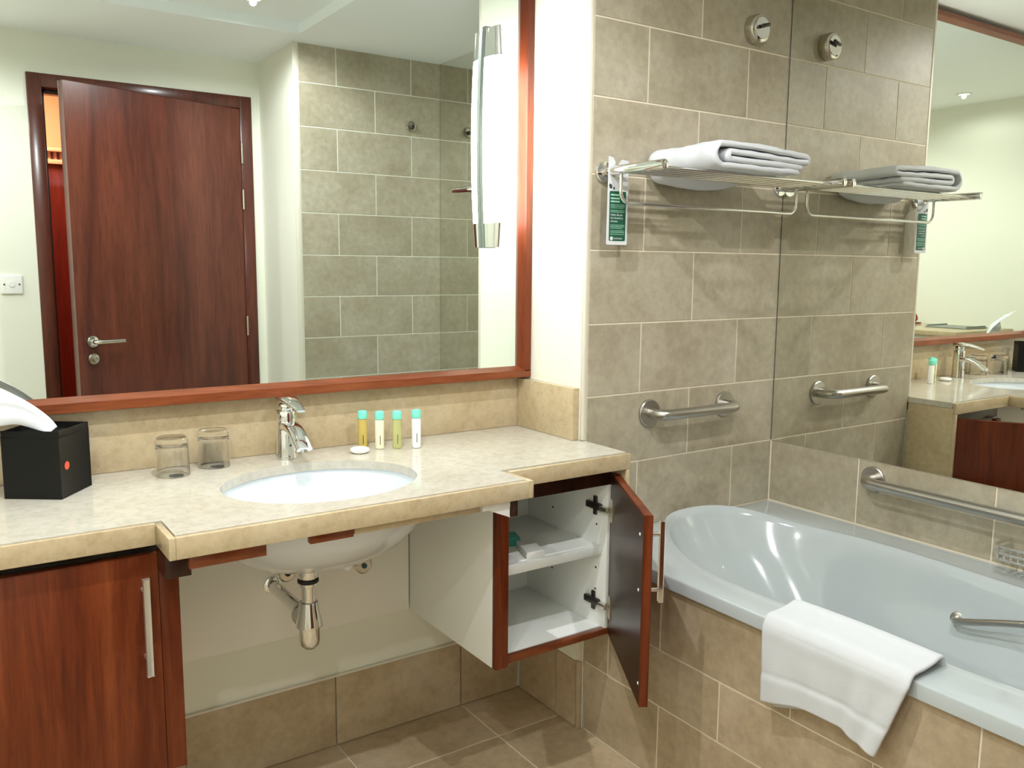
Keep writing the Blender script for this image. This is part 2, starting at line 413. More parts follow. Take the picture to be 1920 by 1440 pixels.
# ------------------------------------------------------------------ door in the front wall (seen in the vanity mirror)
door = empty('door_1', (-.54, YD, 0), kind='structure')
fb = lambda: MB()
fb().box(-1.045, OX0, YD-.13, YD+.014, 0, OZ+.06, .003).build('door_jamb', 'wood_door', door, 40)
fb().box(OX1, -.035, YD-.13, YD+.014, 0, OZ+.06, .003).build('door_jamb', 'wood_door', door, 40)
fb().box(OX0, OX1, YD-.13, YD+.014, OZ, OZ+.06, .003).build('door_head', 'wood_door', door, 40)
fb().box(OX0, OX0+.014, YD-.13, YD-.045, 0, OZ, .002).build('door_stop', 'wood_dark', door, 40)
fb().box(OX0, OX1, YD-.13, YD-.045, OZ-.014, OZ, .002).build('door_stop', 'wood_dark', door, 40)
th = math.radians(17.5); hx, hy = OX1-.004, YD+.012
dd = Vector((-math.cos(th), math.sin(th), 0)); dn = Vector((math.sin(th), math.cos(th), 0))   # along leaf; towards bathroom
LW = .872
leaf_o = Vector((hx, hy, .006)) - dn*.044
leaf = MB().obox(leaf_o, dd*LW, dn*.044, (0, 0, OZ-.012), .002).build('door_leaf', 'wood_door', door, 40)
def onleaf(s_, z, n_=0.0): return Vector((hx, hy, z)) + dd*s_ + dn*n_
lv = MB().cyl(onleaf(LW-.062, .967, .001), onleaf(LW-.062, .967, .010), .026, 24, .002)
lv.tube([onleaf(LW-.062, .967, .008), onleaf(LW-.062, .967, .045), onleaf(LW-.068, .967, .055), onleaf(LW-.085, .967, .058), onleaf(LW-.185, .967, .058)], [.011, .010, .010, .0095, .009])
lv.build('lever_handle', 'chrome', leaf, 40)
MB().cyl(onleaf(LW-.062, .888, .001), onleaf(LW-.062, .888, .009), .025, 24, .002).obox(onleaf(LW-.059, .873, .009), dd*-.006, dn*.014, (0, 0, .03), .001).build('thumb_turn', 'nickel', leaf, 40)
for z in (1.60, 1.83, .95):
    MB().cyl(onleaf(-.004, z, .008), onleaf(-.004, z+.10, .008), .0055, 12).build('hinge', 'nickel', leaf, 40)
# light switch
sw = empty('light_switch', (-1.154, YD, 1.22), 'white square pull-cord switch plate on the wall beside the door', 'switch')
MB().box(-1.197, -1.111, YD+.0002, YD+.012, 1.177, 1.263, .004, 3).build('switch_plate', 'white_plastic', sw, 40)
MB().cyl((-1.154, YD+.011, 1.222), (-1.154, YD+.016, 1.222), .013).build('rocker', 'white_plastic', sw, 40)
for dx in (-.03, .03): MB().cyl((-1.154+dx, YD+.011, 1.22), (-1.154+dx, YD+.0135, 1.22), .004, 10).build('screw', 'dark_metal', sw)

# ------------------------------------------------------------------ ceiling downlights
def downlight(x, y, z, label, watts=DOWNLIGHT_W):
    e = empty('downlight', (x, y, z), label, 'downlight')
    MB().lathe([(.030, -.001), (.036, -.006), (.046, -.005), (.047, -.0005), (.030, -.0002)], (x, y, z), seg=32, caps=False).build('bezel', 'white_plastic', e, 50)
    MB().lathe([(.0, -.0012), (.031, -.0012), (.031, -.0008), (0, -.0008)], (x, y, z), seg=24, caps=False).build('lens', 'lens', e)
    l = bpy.data.lights.new('spot', 'SPOT'); l.energy = watts; l.color = (.975, .99, 1.0); l.spot_size = math.radians(168); l.spot_blend = .4; l.shadow_soft_size = .013
    lo = bpy.data.objects.new('spot_light', l); col.objects.link(lo); lo.parent = e; lo.location = (0, 0, -.0155)
    return e
downlight(-.30, -1.27, ZT, 'small round downlight in the ceiling nearest the bath foot wall', 30)
downlight(-1.01, -.61, ZT, 'small round downlight in the ceiling above the front of the basin', 46)
downlight(-2.30, -.61, ZT, 'small round downlight in the ceiling above the stone ledge on the left', 4)
downlight(-1.66, -1.27, ZT, 'small round downlight in the raised ceiling between door and left wall', 22)
downlight(-1.80, -1.88, ZS, 'unseen round fill downlight added to the lowered ceiling left of the door', 16)  # unseen fill light, added to brighten the vanity front and bath panel

# ------------------------------------------------------------------ worktop
FY, PY = -.176, -.281          # front of side parts / of the protruding middle
PX0, PX1 = -1.155, -.374
BX, BY, BA, BB = -.774, -.030, .218, .180
wt = empty('vanity_worktop', (-.77, .0, .806), 'cream limestone vanity worktop with an oval basin cut-out', 'worktop')
AT = .012
def slab():
    b = bmesh.new(); g = AT+.0022
    x0 = XRL+.002
    out = [(x0, D-.001), (-.0125, D-.001), (-.0125, .001), (-.001, .0), (-.001, FY+g-.008), (PX1-g, FY+g-.002), (PX1-g, PY+g), (PX0+g, PY+g), (PX0+g, FY+g+.002), (x0, FY+g+.002)]
    inn = [(BX+BA*math.cos(2*PI*k/72), BY+BB*math.sin(2*PI*k/72)) for k in range(72)]
    def ring(pts, z): return [b.verts.new((x, y, z)) for x, y in pts]
    R = {}
    for nm, pts in (('o', out), ('i', inn)):
        for z in (ZC, ZC-.020): R[nm, z] = ring(pts, z)
    for z in (ZC, ZC-.020):
        ed = []
        for nm in 'oi':
            vs_ = R[nm, z]; ed += [b.edges.new((vs_[k], vs_[(k+1) % len(vs_)])) for k in range(len(vs_))]
        bmesh.ops.triangle_fill(b, edges=ed, use_beauty=True, use_dissolve=False)
    for nm in 'oi':
        A, B_ = R[nm, ZC], R[nm, ZC-.020]; n = len(A)
        for k in range(n): b.faces.new((A[k], A[(k+1) % n], B_[(k+1) % n], B_[k]))
    bmesh.ops.recalc_face_normals(b, faces=b.faces[:])
    return MB().bm(b)
slab().build('worktop_slab', 'stone_top', wt, 30)
Z0, Z1 = .806, ZC-.0008
def apron(b): MB().box(*b, bev=.0012, seg=2).build('front_edge', 'stone', wt, 40)
apron((XRL+.002, PX0+.0005, FY+.002, FY+.002+AT, Z0, Z1))
apron((PX0, PX0+AT, PY, FY+.002, Z0, Z1-.0001))
apron((PX0+AT, PX1-AT, PY, PY+AT, Z0, Z1))
apron((PX1-AT, PX1, PY, FY-.002, Z0, Z1-.0001))
apron((PX1-.0005, .0015, FY-.010, FY-.010+AT, Z0, Z1))
MB().box(-.012, -.0010, FY-.0095+AT, -.0015, .358, ZC-.021, .001).box(-.0118, -.0008, FY-.0098, FY-.0095+AT+.001, .358, Z0-.0005, .001).build('stone_end_panel', 'stone', None, 40, origin=(-.006, -.09, .358))
MB().box(XRL+.002, -.0105, D-.020, D-.0012, ZC+.0005, .992, .0012).build('stone_backsplash', 'stone', None, 40)
MB().box(-.031, -.0108, .0165, D-.0215, ZC+.0005, .9925, .0012).build('stone_side_splash', 'stone', None, 40)

tag(bpy.data.objects['stone_end_panel'], 'cream stone end panel under the worktop beside the bath', 'panel')
tag(bpy.data.objects['stone_backsplash'], 'long cream limestone backsplash below the framed mirror', 'backsplash')
tag(bpy.data.objects['stone_side_splash'], 'short cream limestone upstand on the white return wall', 'backsplash')

# basin
ba = empty('wash_basin', (BX, BY, .64), 'white oval undermount ceramic wash basin', 'basin')
def oval(a, b_, z, cx=BX, cy_=BY, n=64): return [(cx+a*math.cos(2*PI*k/n), cy_+b_*math.sin(2*PI*k/n), z) for k in range(n)]
rg = [oval(.250, .212, .8255), oval(.252, .214, .822), oval(.250, .212, .815), oval(.243, .204, .80), oval(.236, .196, .77), oval(.222, .18, .735, cy_=BY+.006), oval(.195, .152, .695, cy_=BY+.02), oval(.15, .115, .665, cy_=BY+.035), oval(.09, .075, .648, cy_=BY+.05), oval(.05, .05, .64, cy_=BY+.06), oval(.034, .034, .638, cy_=BY+.065),
      ]
inner = [oval(.030, .030, .655, cy_=BY+.065), oval(.07, .065, .660, cy_=BY+.055), oval(.14, .105, .678, cy_=BY+.035), oval(.187, .142, .71, cy_=BY+.018), oval(.212, .170, .752, cy_=BY+.005), oval(.221, .183, .80), oval(.2235, .1855, .8255)]
MB().loft(rg, cap1=False).loft(inner[::-1]).loft([inner[-1], rg[0]]).loft([rg[-1], inner[0]]).build('bowl', 'ceramic', ba, 60)
MB().lathe([(.0305, 0), (.031, .004), (.024, .006), (.022, .004), (.0, .004)], (BX, BY+.065, .654), caps=False).build('drain', 'chrome', ba, 40)
for k, (dx, dy) in enumerate([(-.01, -.03), (.07, .01), (.035, -.055)]):
    MB().lathe([(.016, 0), (.012, -.016), (.006, -.022), (0, -.023)], (BX+dx+.02, BY+.05+dy, .652-abs(dx)*.05), seg=16, caps=False).build('casting_lug', 'ceramic', ba, 60)
hb = MB().loft([[(BX+.205+dx*s_, BY-.02+dy*s_, .825-.115*t) for dx, dy in ((-.02, -.03), (.02, -.03), (.02, .03), (-.02, .03))] for t, s_ in ((0, 1), (.6, .9), (1, .5))], cap0=True, cap1=True)

# bottle trap
TXx, TYy = BX-.012, BY+.070
tr = empty('bottle_trap', (TXx, TYy, .425), 'chrome bottle trap hanging under the wash basin', 'trap')
MB().lathe([(.018, .6375), (.023, .635), (.023, .604), (.021, .600)], (TXx, TYy, 0), seg=32).build('tailpiece_nut', 'chrome', tr, 40)
MB().lathe([(.0235, .599), (.0245, .597), (.0245, .592), (.022, .590)], (TXx, TYy, 0), seg=32).build('rubber_ring', 'rubber', tr, 40)
MB().lathe([(.0205, .590), (.0205, .583), (.016, .580), (.016, .54)], (TXx, TYy, 0), seg=32).build('tailpiece', 'chrome', tr, 40)
MB().lathe([(.0165, .545), (.021, .543), (.022, .538), (.0225, .53), (.031, .489), (.031, .485), (.024, .481)], (TXx, TYy, 0), seg=32).build('trap_collar', 'chrome', tr, 35)
MB().lathe([(.0245, .483), (.0245, .452), (.0225, .440), (.015, .431), (.0, .428)], (TXx, TYy, 0), seg=32, caps=False).build('trap_cup', 'chrome', tr, 40)
MB().tube([(TXx, TYy, .503), (TXx, TYy+.05, .502), (TXx, D-.0115, .500)], .016, 20).lathe([(.024, 0), (.0235, .005), (.017, .008)], (TXx, D-.0105, .500), (0, -1, 0)).build('waste_pipe', 'chrome', tr, 40)
MB().lathe([(.028, 0), (.031, .004), (.031, .014), (.028, .018)], (TXx, TYy+.022, .503), (0, 1, 0), 28).build('outlet_nut', 'chrome', tr, 40)
# angle valves
def valve(x, z, label, capmat):
    e = empty('angle_valve', (x, D, z), label, 'valve', 'angle valves under the basin')
    MB().lathe([(.0235, 0), (.023, .005), (.013, .009), (.011, .014), (.011, .05)], (x, D-.0105, z), (0, -1, 0), 24).build('wall_rosette', 'nickel', e, 40)
    MB().lathe([(.010, -.012), (.015, -.008), (.017, .0), (.015, .012), (.010, .016), (.008, .04)], (x, D-.055, z), (0, 0, 1), 20).build('valve_body', 'nickel', e, 40)
    h = MB().lathe([(.012, 0), (.0225, .004), (.0235, .016), (.019, .02)], (x-.004, D-.068, z), (0, -1, 0), 20).build('knob', 'nickel', e, 40)
    MB().lathe([(.007, 0), (.007, .003), (0, .0032)], (x-.004, D-.0885, z), (0, -1, 0), 14, caps=False).build('marker', capmat, h)
    return e
valve(-.768, .552, 'metal angle valve on the wall just behind the bottle trap', 'rubber')
valve(-.560, .532, 'metal angle valve with blue marker on the wall farther right of the bottle trap', 'blue_dot')
def hose(x, z, label, bx, by):
    o = MB().tube(catmull([(x, D-.055, z+.035), (x, D-.056, z+.09), (bx, by, z+.16), (bx, by, .805)], 6), .006, 10).build('supply_hose', 'steel', None, 60)
    tag(o, label, 'hose')
hose(-.768, .552, 'braided steel supply hose from left angle valve up behind basin', -.78, .235)
hose(-.560, .532, 'braided steel supply hose from right angle valve up behind basin', -.745, .235)
# back panel between the two cabinets
MBk = MB().box(-1.111, -.3925, D-.010, D-.0008, .346, .805, .001)
tag(MBk.build('back_panel', 'panel_grey', None, 40), 'pale grey flat panel on the wall below the basin', 'panel')
# timber rail under the worktop with metal brackets
rl = empty('support_rail', (-.76, -.2, .77), 'dark wood rail fixed under the front of the worktop', 'rail')
MB().box(-1.118, -.978, -.264, -.247, .779, .8055, .001).build('rail_board', 'wood_h', rl, 40)
MB().box(-.892, -.802, -.264, -.247, .785, .8055, .001).build('rail_board', 'wood_h', rl, 40)
MB().box(-.80, -.505, -.264, -.247, .789, .8055, .001).build('rail_strip', 'stone', rl, 40)
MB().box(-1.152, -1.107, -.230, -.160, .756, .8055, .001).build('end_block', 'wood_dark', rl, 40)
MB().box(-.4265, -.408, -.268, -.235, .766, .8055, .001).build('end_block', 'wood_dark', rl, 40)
brk = MB().box(-.502, -.429, -.268, -.20, .8040, .8055).box(-.502, -.429, -.2685, -.2665, .7905, .8050, .0003)
brk.prism([(-.487, -.2665, .7905), (-.429, -.2665, .7905), (-.429, -.2665, .766)], (0, .0018, 0)).box(-.4305, -.429, -.2648, -.205, .790, .8038)
tag(brk.build('shelf_bracket', 'white_plastic', None, 40), 'white metal angle bracket under the worktop beside the open cabinet', 'bracket')

# ------------------------------------------------------------------ cabinets
CF = -.137                      # front plane of carcass
def carcass(e, x0, x1, z0, z1, interior):
    t = .018
    bev = .0012
    MB().box(x0, x0+t, CF, D-.011, z0, z1, bev).build('side_panel', 'melamine', e, 40)
    MB().box(x1-t, x1, CF, D-.011, z0, z1, bev).build('side_panel', 'melamine', e, 40)
    MB().box(x0+t, x1-t, CF+.019, D-.02, z0, z0+t, bev).build('bottom_panel', 'melamine', e, 40)
    MB().box(x0+t, x1-t, CF+.08, D-.02, z1-t, z1, bev).build('top_panel', 'melamine', e, 40)
    MB().box(x0+t, x1-t, .225, .231, z0+t, z1-t).build('rear_panel', 'melamine', e)
    return e
cr = empty('vanity_cabinet', (-.2, .08, .345), 'wall-hung bathroom cabinet with white interior and mahogany door hanging open', 'cabinet')
cx0, cx1, cz0, cz1 = -.391, -.0135, .345, .796
carcass(cr, cx0, cx1, cz0, cz1, True)
MB().box(cx0+.0005, cx0+.0365, CF-.017, CF-.0005, cz0, .752, .0012).build('stile', 'wood', cr, 40)
MB().box(cx0+.037, cx1-.006, CF-.002, CF+.016, cz0, cz0+.017, .001).build('bottom_rail', 'wood_h', cr, 40)
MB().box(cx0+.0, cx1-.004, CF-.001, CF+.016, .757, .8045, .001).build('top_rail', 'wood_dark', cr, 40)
MB().box(cx1-.0055, cx1, CF-.0022, CF-.0004, cz0, .757).build('edge_strip', 'rubber', cr)
MB().box(cx0+.0185, cx1-.0185, -.118, .224, .563, .586, .0012).build('shelf', 'melamine', cr, 40)
ph = MB()
for y in (-.095, .1):
    for z in (.46, .52, .64, .70): ph.cyl((cx1-.0179, y, z), (cx1-.0187, y, z), .003, 10)
tag(ph.build('peg_holes', 'rubber', cr), kind='stuff')
# open door
H0 = Vector((-.0225, CF-.004, .347)); H1 = Vector((-.217, -.476, .347))
da = (H1-H0).normalized(); dno = Vector((da.y, -da.x, 0));
if dno.x < 0: dno = -dno        # towards +x : outer face
DH = .440; DWD = (H1-H0).length
dr = MB().obox(H0, da*DWD, dno*.018, (0, 0, DH), .0015).build('cabinet_door', 'wood', cr, 40)
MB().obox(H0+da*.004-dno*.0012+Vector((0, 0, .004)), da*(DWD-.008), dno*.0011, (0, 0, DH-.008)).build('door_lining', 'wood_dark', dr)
def bar_handle(o, along, out, L, parent, mat='steel'):
    """vertical bar handle; o = lower end on the door face"""
    mb = MB(); o = Vector(o); out = Vector(out); al = Vector(along)
    mb.obox(o + out*.026 - al*.0055, al*.011, out*.009, (0, 0, L), .0012)
    for z in (.028, L-.028): mb.cyl(o + Vector((0, 0, z)), o + out*.027 + Vector((0, 0, z)), .0045, 12)
    return mb.build('handle', mat, parent, 40)
bar_handle(H0 + da*(DWD-.034) + dno*.018 + Vector((0, 0, .232)), da, dno, .185, dr, 'chrome')
for z in (.232+.028, .232+.157): MB().lathe([(.004, 0), (.003, .0016), (0, .002)], H0 + da*(DWD-.034) - dno*.0012 + Vector((0, 0, z)), -dno, 10, caps=False).build('screw', 'white_plastic', dr)
MB().lathe([(.004, 0), (.003, .0016), (0, .002)], H0 + da*(DWD-.012) - dno*.0012 + Vector((0, 0, .05)), -dno, 10, caps=False).build('screw', 'white_plastic', dr)
for z in (.692, .428):
    hg = MB().box(cx1-.030, cx1-.0182, -.118, -.06, z-.009, z+.009, .002).box(cx1-.024, cx1-.0182, -.098, -.084, z-.026, z+.026, .002)
    h = hg.build('hinge', 'hinge_metal', cr, 40)
    MB().box(cx1-.033, cx1-.019, -.150, -.119, z-.008, z+.006, .002).build('hinge_arm', 'nickel', h, 40)
    MB().obox(H0 + da*.012 - dno*.0035 + Vector((0, 0, z-.347-.03)), da*.022, dno*.002, (0, 0, .06), .0005).build('hinge_cup', 'nickel', h, 40)
# left cabinet
cl = empty('vanity_cabinet', (-1.33, .08, .345), 'wall-hung bathroom cabinet with closed mahogany door left of the basin', 'cabinet')
lx0, lx1 = XRL+.004, -1.1125
carcass(cl, lx0, lx1, cz0, cz1, False)
MB().box(lx1-.0365, lx1-.0005, CF-.017, CF-.0005, cz0, .788, .0012).build('stile', 'wood', cl, 40)
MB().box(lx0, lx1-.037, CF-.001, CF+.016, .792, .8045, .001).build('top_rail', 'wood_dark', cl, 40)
dl = MB().box(lx0+.002, lx1-.0375, CF-.020, CF-.0008, cz0+.001, .786, .0015).build('cabinet_door', 'wood', cl, 40)
bar_handle((-1.178, CF-.020, .562), (1, 0, 0), (0, -1, 0), .187, dl, 'alu')
# things in the open cabinet
sx, sy, sz = -.25, -.03, .5865
ca = Matrix.Rotation(math.radians(-28), 3, 'Z')
def small_box(name, o, l, d_, h, ang, mat, label, cat):
    R_ = Matrix.Rotation(math.radians(ang), 3, 'Z')
    b = MB().obox(Vector(o), R_ @ Vector((l, 0, 0)), R_ @ Vector((0, d_, 0)), (0, 0, h), .001).build(name, mat, None, 40)
    return tag(b, label, cat)
small_box('soap_carton', (-.262, -.098, sz), .048, .10, .017, -18, 'white_plastic', 'small white carton on the shelf of the open cabinet, beside the teal one', 'carton')
small_box('amenity_carton', (-.262, .015, sz), .05, .055, .022, -18, 'teal2', 'small teal carton on the shelf of the open cabinet', 'carton')
small_box('folded_card', (-.352, -.112, sz), .055, .05, .012, 4, 'paper', 'folded white card at the left end of the shelf in the open cabinet', 'card')

# ------------------------------------------------------------------ vanity mirror
vm = empty('framed_mirror', (-.76, DM, .998), 'large mirror with mahogany frame above the vanity worktop', 'mirror')
MX0, MX1, MZ0, MZ1 = XRL+.012, -.012, .9955, 2.368
gx0, gx1, gz0, gz1 = MX0+.033, -.045, 1.028, 2.33
YF = .249
MB().box(gx0-.006, gx1+.006, DM, DM+.006, gz0-.006, gz1+.006).build('mirror_glass', 'mirror', vm)
YF = .246; FI = .0215
def framebar(poly, off, mat): return MB().prism(poly, off).build('frame_bar', mat, vm)
prof = lambda o_, d_: [(YF, o_+.001*d_), (YF, o_+FI*d_), (YF+.002, o_+(FI+.001)*d_), (DM-.0002, o_+.0325*d_), (D-.0015, o_+.0325*d_), (D-.0015, o_), (YF+.001, o_)]
framebar([(MX0, y, z) for y, z in prof(MZ0+.0025, 1)], (MX1-MX0, 0, 0), 'wood_h')
framebar([(MX0, y, z) for y, z in prof(MZ1, -1)], (MX1-MX0, 0, 0), 'wood_h')
framebar([(x, y, MZ0+FI) for y, x in prof(MX1, -1)], (0, 0, MZ1-MZ0-2*FI), 'wood')
framebar([(x, y, MZ0+FI) for y, x in prof(MX0, 1)], (0, 0, MZ1-MZ0-2*FI), 'wood')

# ------------------------------------------------------------------ wall lamp on the mirror
def wall_lamp(cx, label):
    z0, z1 = 1.372, 1.968
    e = empty('wall_lamp', (cx, DM, z0), label, 'wall lamp')
    def hw(z): t = (z-(z0+z1)/2)/((z1-z0)/2); return .0255 - .0085*t*t
    def dp(z): t = (z-(z0+z1)/2)/((z1-z0)/2); return .062 - .018*t*t
    def section(z, k=1.0, n=24, y0=DM-.0165):
        return [(cx+hw(z)*k*math.cos(PI*i/n), y0-dp(z)*k*math.sin(PI*i/n), z) for i in range(n+1)]
    def shell(za, zb, n, k=1.0, slant=0):
        rings = []
        for i in range(n+1):
            z = za+(zb-za)*i/n; rings.append(section(z, k))
        if slant:
            rings = [[(x, y, z + slant*(DM-y)*(i/n)) for x, y, z in r_] for i, r_ in enumerate(rings)]
        return rings
    pl = [[(cx-hw(z)*1.06, DM-.0005, z), (cx-hw(z)*1.06, DM-.0155, z), (cx+hw(z)*1.06, DM-.0155, z), (cx+hw(z)*1.06, DM-.0005, z)] for z in [z0+(z1-z0)*i/24 for i in range(25)]]
    MB().loft(pl, cap0=True, cap1=True).build('back_plate', 'lamp_plate', e, 40)
    MB().loft(shell(z0+.068, z1-.082, 24, .965), close=True, cap0=True, cap1=True).build('diffuser', 'diffuser', e, 50)
    MB().loft(shell(z1-.083, z1-.012, 8, 1.0, .12), close=True, cap0=True, cap1=True).build('end_cap', 'chrome', e, 50)
    MB().loft(shell(z0+.002, z0+.069, 8, 1.0), close=True, cap0=True, cap1=True).build('end_cap', 'chrome', e, 50)
wall_lamp(-.150, 'slim glowing wall lamp with chrome end caps on the mirror by the white return wall')

# ------------------------------------------------------------------ big mirror on the right wall
wm = empty('wall_mirror', (WM, -.82, .768), 'large frameless mirror on the wall above the bath', 'mirror')
MB().box(WM, W-.0002, YE+.002, -.003, .768, ZS-.001).build('mirror_glass', 'mirror2', wm)
MB().box(WM-.0004, W-.0003, -.003, -.0012, .768, ZS-.001).build('mirror_edge', 'mirror_edge', wm)

# ------------------------------------------------------------------ bath
tb = empty('bathtub', (.39, -.82, 0), 'white built-in acrylic bathtub with a raised head rim', 'bathtub')
NA = 128
def contour(inset, headslope, z, bulge=0.0):
    pts = []
    y_head, y_foot = -.028-headslope, -1.575+inset*1.1
    for k in range(NA):
        a = 2*PI*k/NA; c_, s_ = math.cos(a), math.sin(a)
        n_ = 2.35
        ex, ey = math.copysign(abs(c_)**(2/n_), c_), math.copysign(abs(s_)**(2/n_), s_)
        yc, hy_ = (y_head+y_foot)/2, (y_head-y_foot)/2
        y = yc+hy_*ey
        hw_ = .318-inset-.045*smooth01((-y-.30)/.6)
        hw_ -= bulge*smooth01((-y-.42)/.22)*(1-smooth01((-y-1.25)/.3))
        pts.append([.378+hw_*ex, y, z])
    return pts
def outer(off, z):
    """rectangle 0..W x YE..0 sampled at the same angles"""
    pts = []
    x0, x1, y0, y1 = off, W-.001-off*.0, YE+.001, -.001
    cx_, cy_ = .378, (-.028-1.575)/2
    for k in range(NA):
        a = 2*PI*k/NA; c_, s_ = math.cos(a), math.sin(a)
        tx = ((x1-cx_)/c_ if c_ > 0 else (x0-cx_)/c_) if abs(c_) > 1e-6 else 1e9
        ty = ((y1-cy_)/s_ if s_ > 0 else (y0-cy_)/s_) if abs(s_) > 1e-6 else 1e9
        t = min(tx, ty); pts.append([cx_+c_*t, cy_+s_*t, z])
    for cxr, cyr in ((x0, y0), (x0, y1), (x1, y0), (x1, y1)):
        best = min(pts, key=lambda p: (p[0]-cxr)**2+(p[1]-cyr)**2); best[0], best[1] = cxr, cyr
    return pts
def lip(pts, amt):
    out = []
    for x, y, z in pts:
        f = math.exp(-((y+.02)/.16)**2)
        out.append([x, y, z+amt*f])
    return out
def lerp(A, B_, t): return [[a[i]+(b[i]-a[i])*t for i in range(3)] for a, b in zip(A, B_)]
RIM = .565
o_top = outer(.004, RIM-.001); i_top = lip(contour(-.012, -.012, RIM), .022); i_edge = lip(contour(.0, 0, RIM+.004), .036)
rings = [outer(.012, .530), outer(.0, .531), outer(.0, RIM-.006), outer(.0015, RIM-.002), o_top, lerp(o_top, i_top, .5), lerp(o_top, i_top, .9), i_top, i_edge,
         lip(contour(.006, .010, RIM+.0005), .036), lip(contour(.012, .018, RIM-.012), .030), lip(contour(.020, .040, .53), .02),
         contour(.030, .075, .49), contour(.040, .115, .45, .004), contour(.048, .150, .415, .018), contour(.055, .18, .385, .036), contour(.064, .215, .35, .042), contour(.078, .26, .30, .040), contour(.095, .32, .24, .034),
         contour(.115, .38, .19, .026), contour(.145, .44, .155, .015), contour(.19, .52, .14, 0), contour(.26, .64, .135, 0)]
MB().loft(rings, cap1=True).build('bath_shell', 'tub', tb, 60)
# grip inside the bath
gp = [(.622, -.735, .452), (.590, -.742, .458), (.578, -.765, .465), (.572, -.86, .497), (.568, -.96, .528), (.572, -1.03, .552), (.60, -1.05, .556)]
MB().tube(catmull(gp, 6), .0085, 12).lathe([(.018, 0), (.017, .006), (.01, .009)], (.622, -.733, .452), (-1, -.2, .1), 20).build('bath_grip', 'steel', tb, 50)

# ------------------------------------------------------------------ hand towel over bath rim
ht = empty('bath_mat_towel', (-.02, -.82, .39), 'white terry bath mat draped over the front rim of the bath', 'towel')
def drape(y_lo, y_hi, endz, off, seed, inner_z, taper, groove):
    NU = 40
    prof = [(.118, inner_z), (.108, inner_z+.03), (.098, .572+off), (.085, .581+off), (.06, .5755+off), (.03, .572+off), (.004, .571+off), (-.008, .566+off), (-.013-off, .552), (-.0145-off, .52), (-.016-off, .47), (-.018-off, endz)]
    path = catmull([(x, 0, z) for x, z in prof], 10); n = len(path); vs_, fs = [], []
    for i, p in enumerate(path):
        down = max(0, (.555-p.z)/(.555-endz)) if p.x < 0 else 0
        for j in range(NU+1):
            s_ = j/NU
            ya = y_lo + taper*down*.050; yb = y_hi - .012*down
            y = ya+(yb-ya)*s_
            rp = .0045*math.exp(-((s_-.20-.06*(1-down))/.05)**2) - .0035*math.exp(-((s_-.30-.05*(1-down))/.05)**2) + .0035*math.exp(-((s_-.78-.1*down)/.07)**2) + .0015*math.sin(s_*19+seed+down*3)
            arch = .026*math.sin(s_*PI)**1.2*down*down
            z = p.z + arch - .010*down*(s_-.5)
            lift = .012*math.exp(-((s_-.04)/.07)**2)*down + .004*math.exp(-((s_-.97)/.05)**2)*down
            g_ = 0
            if groove: g_ = -.0050*math.exp(-((down-.635)/.018)**2) + (.0022 if down > .65 else 0)
            vs_.append((p.x - rp*min(1, down*1.6) - lift - g_, y, z + (.003*math.cos((s_-.5)*PI) if down == 0 else 0)))
    for i in range(n-1):
        for j in range(NU): a = i*(NU+1)+j; fs.append([a, a+1, a+NU+2, a+NU+1])
    return vs_, fs
v_, f_ = drape(-.985, -.645, .392, .006, 2.0, .50, 1.0, True)
o = MB().add(v_, f_).build('towel_cloth', 'towel', ht, 180)
md = o.modifiers.new('thick', 'SOLIDIFY'); md.thickness = .008; md.offset = 0
md = o.modifiers.new('sub', 'SUBSURF'); md.levels = 1; md.render_levels = 1
v_, f_ = drape(-.962, -.665, .384, -.0015, 2.0, .51, 1.0, False)
v_ = [(p[0]+(.007 if p[0] < 0 else 0), p[1], p[2]-(.001 if p[0] > 0 else 0)) for p in v_]
o = MB().add(v_, f_).build('towel_under_layer', 'towel', ht, 180)
md = o.modifiers.new('thick', 'SOLIDIFY'); md.thickness = .006; md.offset = 0
md = o.modifiers.new('sub', 'SUBSURF'); md.levels = 1; md.render_levels = 1

# ------------------------------------------------------------------ towel rack on wall, folded towel, leaflet
RZ = 1.573
rk = empty('towel_rack', (.40, 0, RZ), 'chrome wall-mounted towel shelf with bars and a hanging rail', 'towel rack')
AX0, AX1 = .041, .757
for ax in (AX0, AX1):
    MB().lathe([(.0275, .0005), (.0275, .008), (.026, .010), (.014, .011), (.0135, .03)], (ax, 0, RZ), (0, -1, 0), 32).build('wall_flange', 'chrome', rk, 40)
    MB().cyl((ax, -.012, RZ), (ax, -.236, RZ), .0125, 28, .0015).build('arm', 'chrome', rk, 40)
for k in range(5):
    y = -.066 - .033*k
    MB().cyl((AX0, y, RZ-.003), (AX1, y, RZ-.003), .0048, 12).build('shelf_bar', 'chrome', rk, 60)
rod = [(AX0+.004, -.071, RZ-.008), (AX0+.004, -.071, 1.522)] + arc((AX0+.034, 1.518), .030, 180, 270, 6, 'xz', -.071)[0:] + arc((AX1-.034, 1.518), .030, 270, 360, 6, 'xz', -.071) + [(AX1-.004, -.071, RZ-.008)]
MB().tube(rod, .0048, 12).build('hanging_rail', 'chrome', rk, 60)
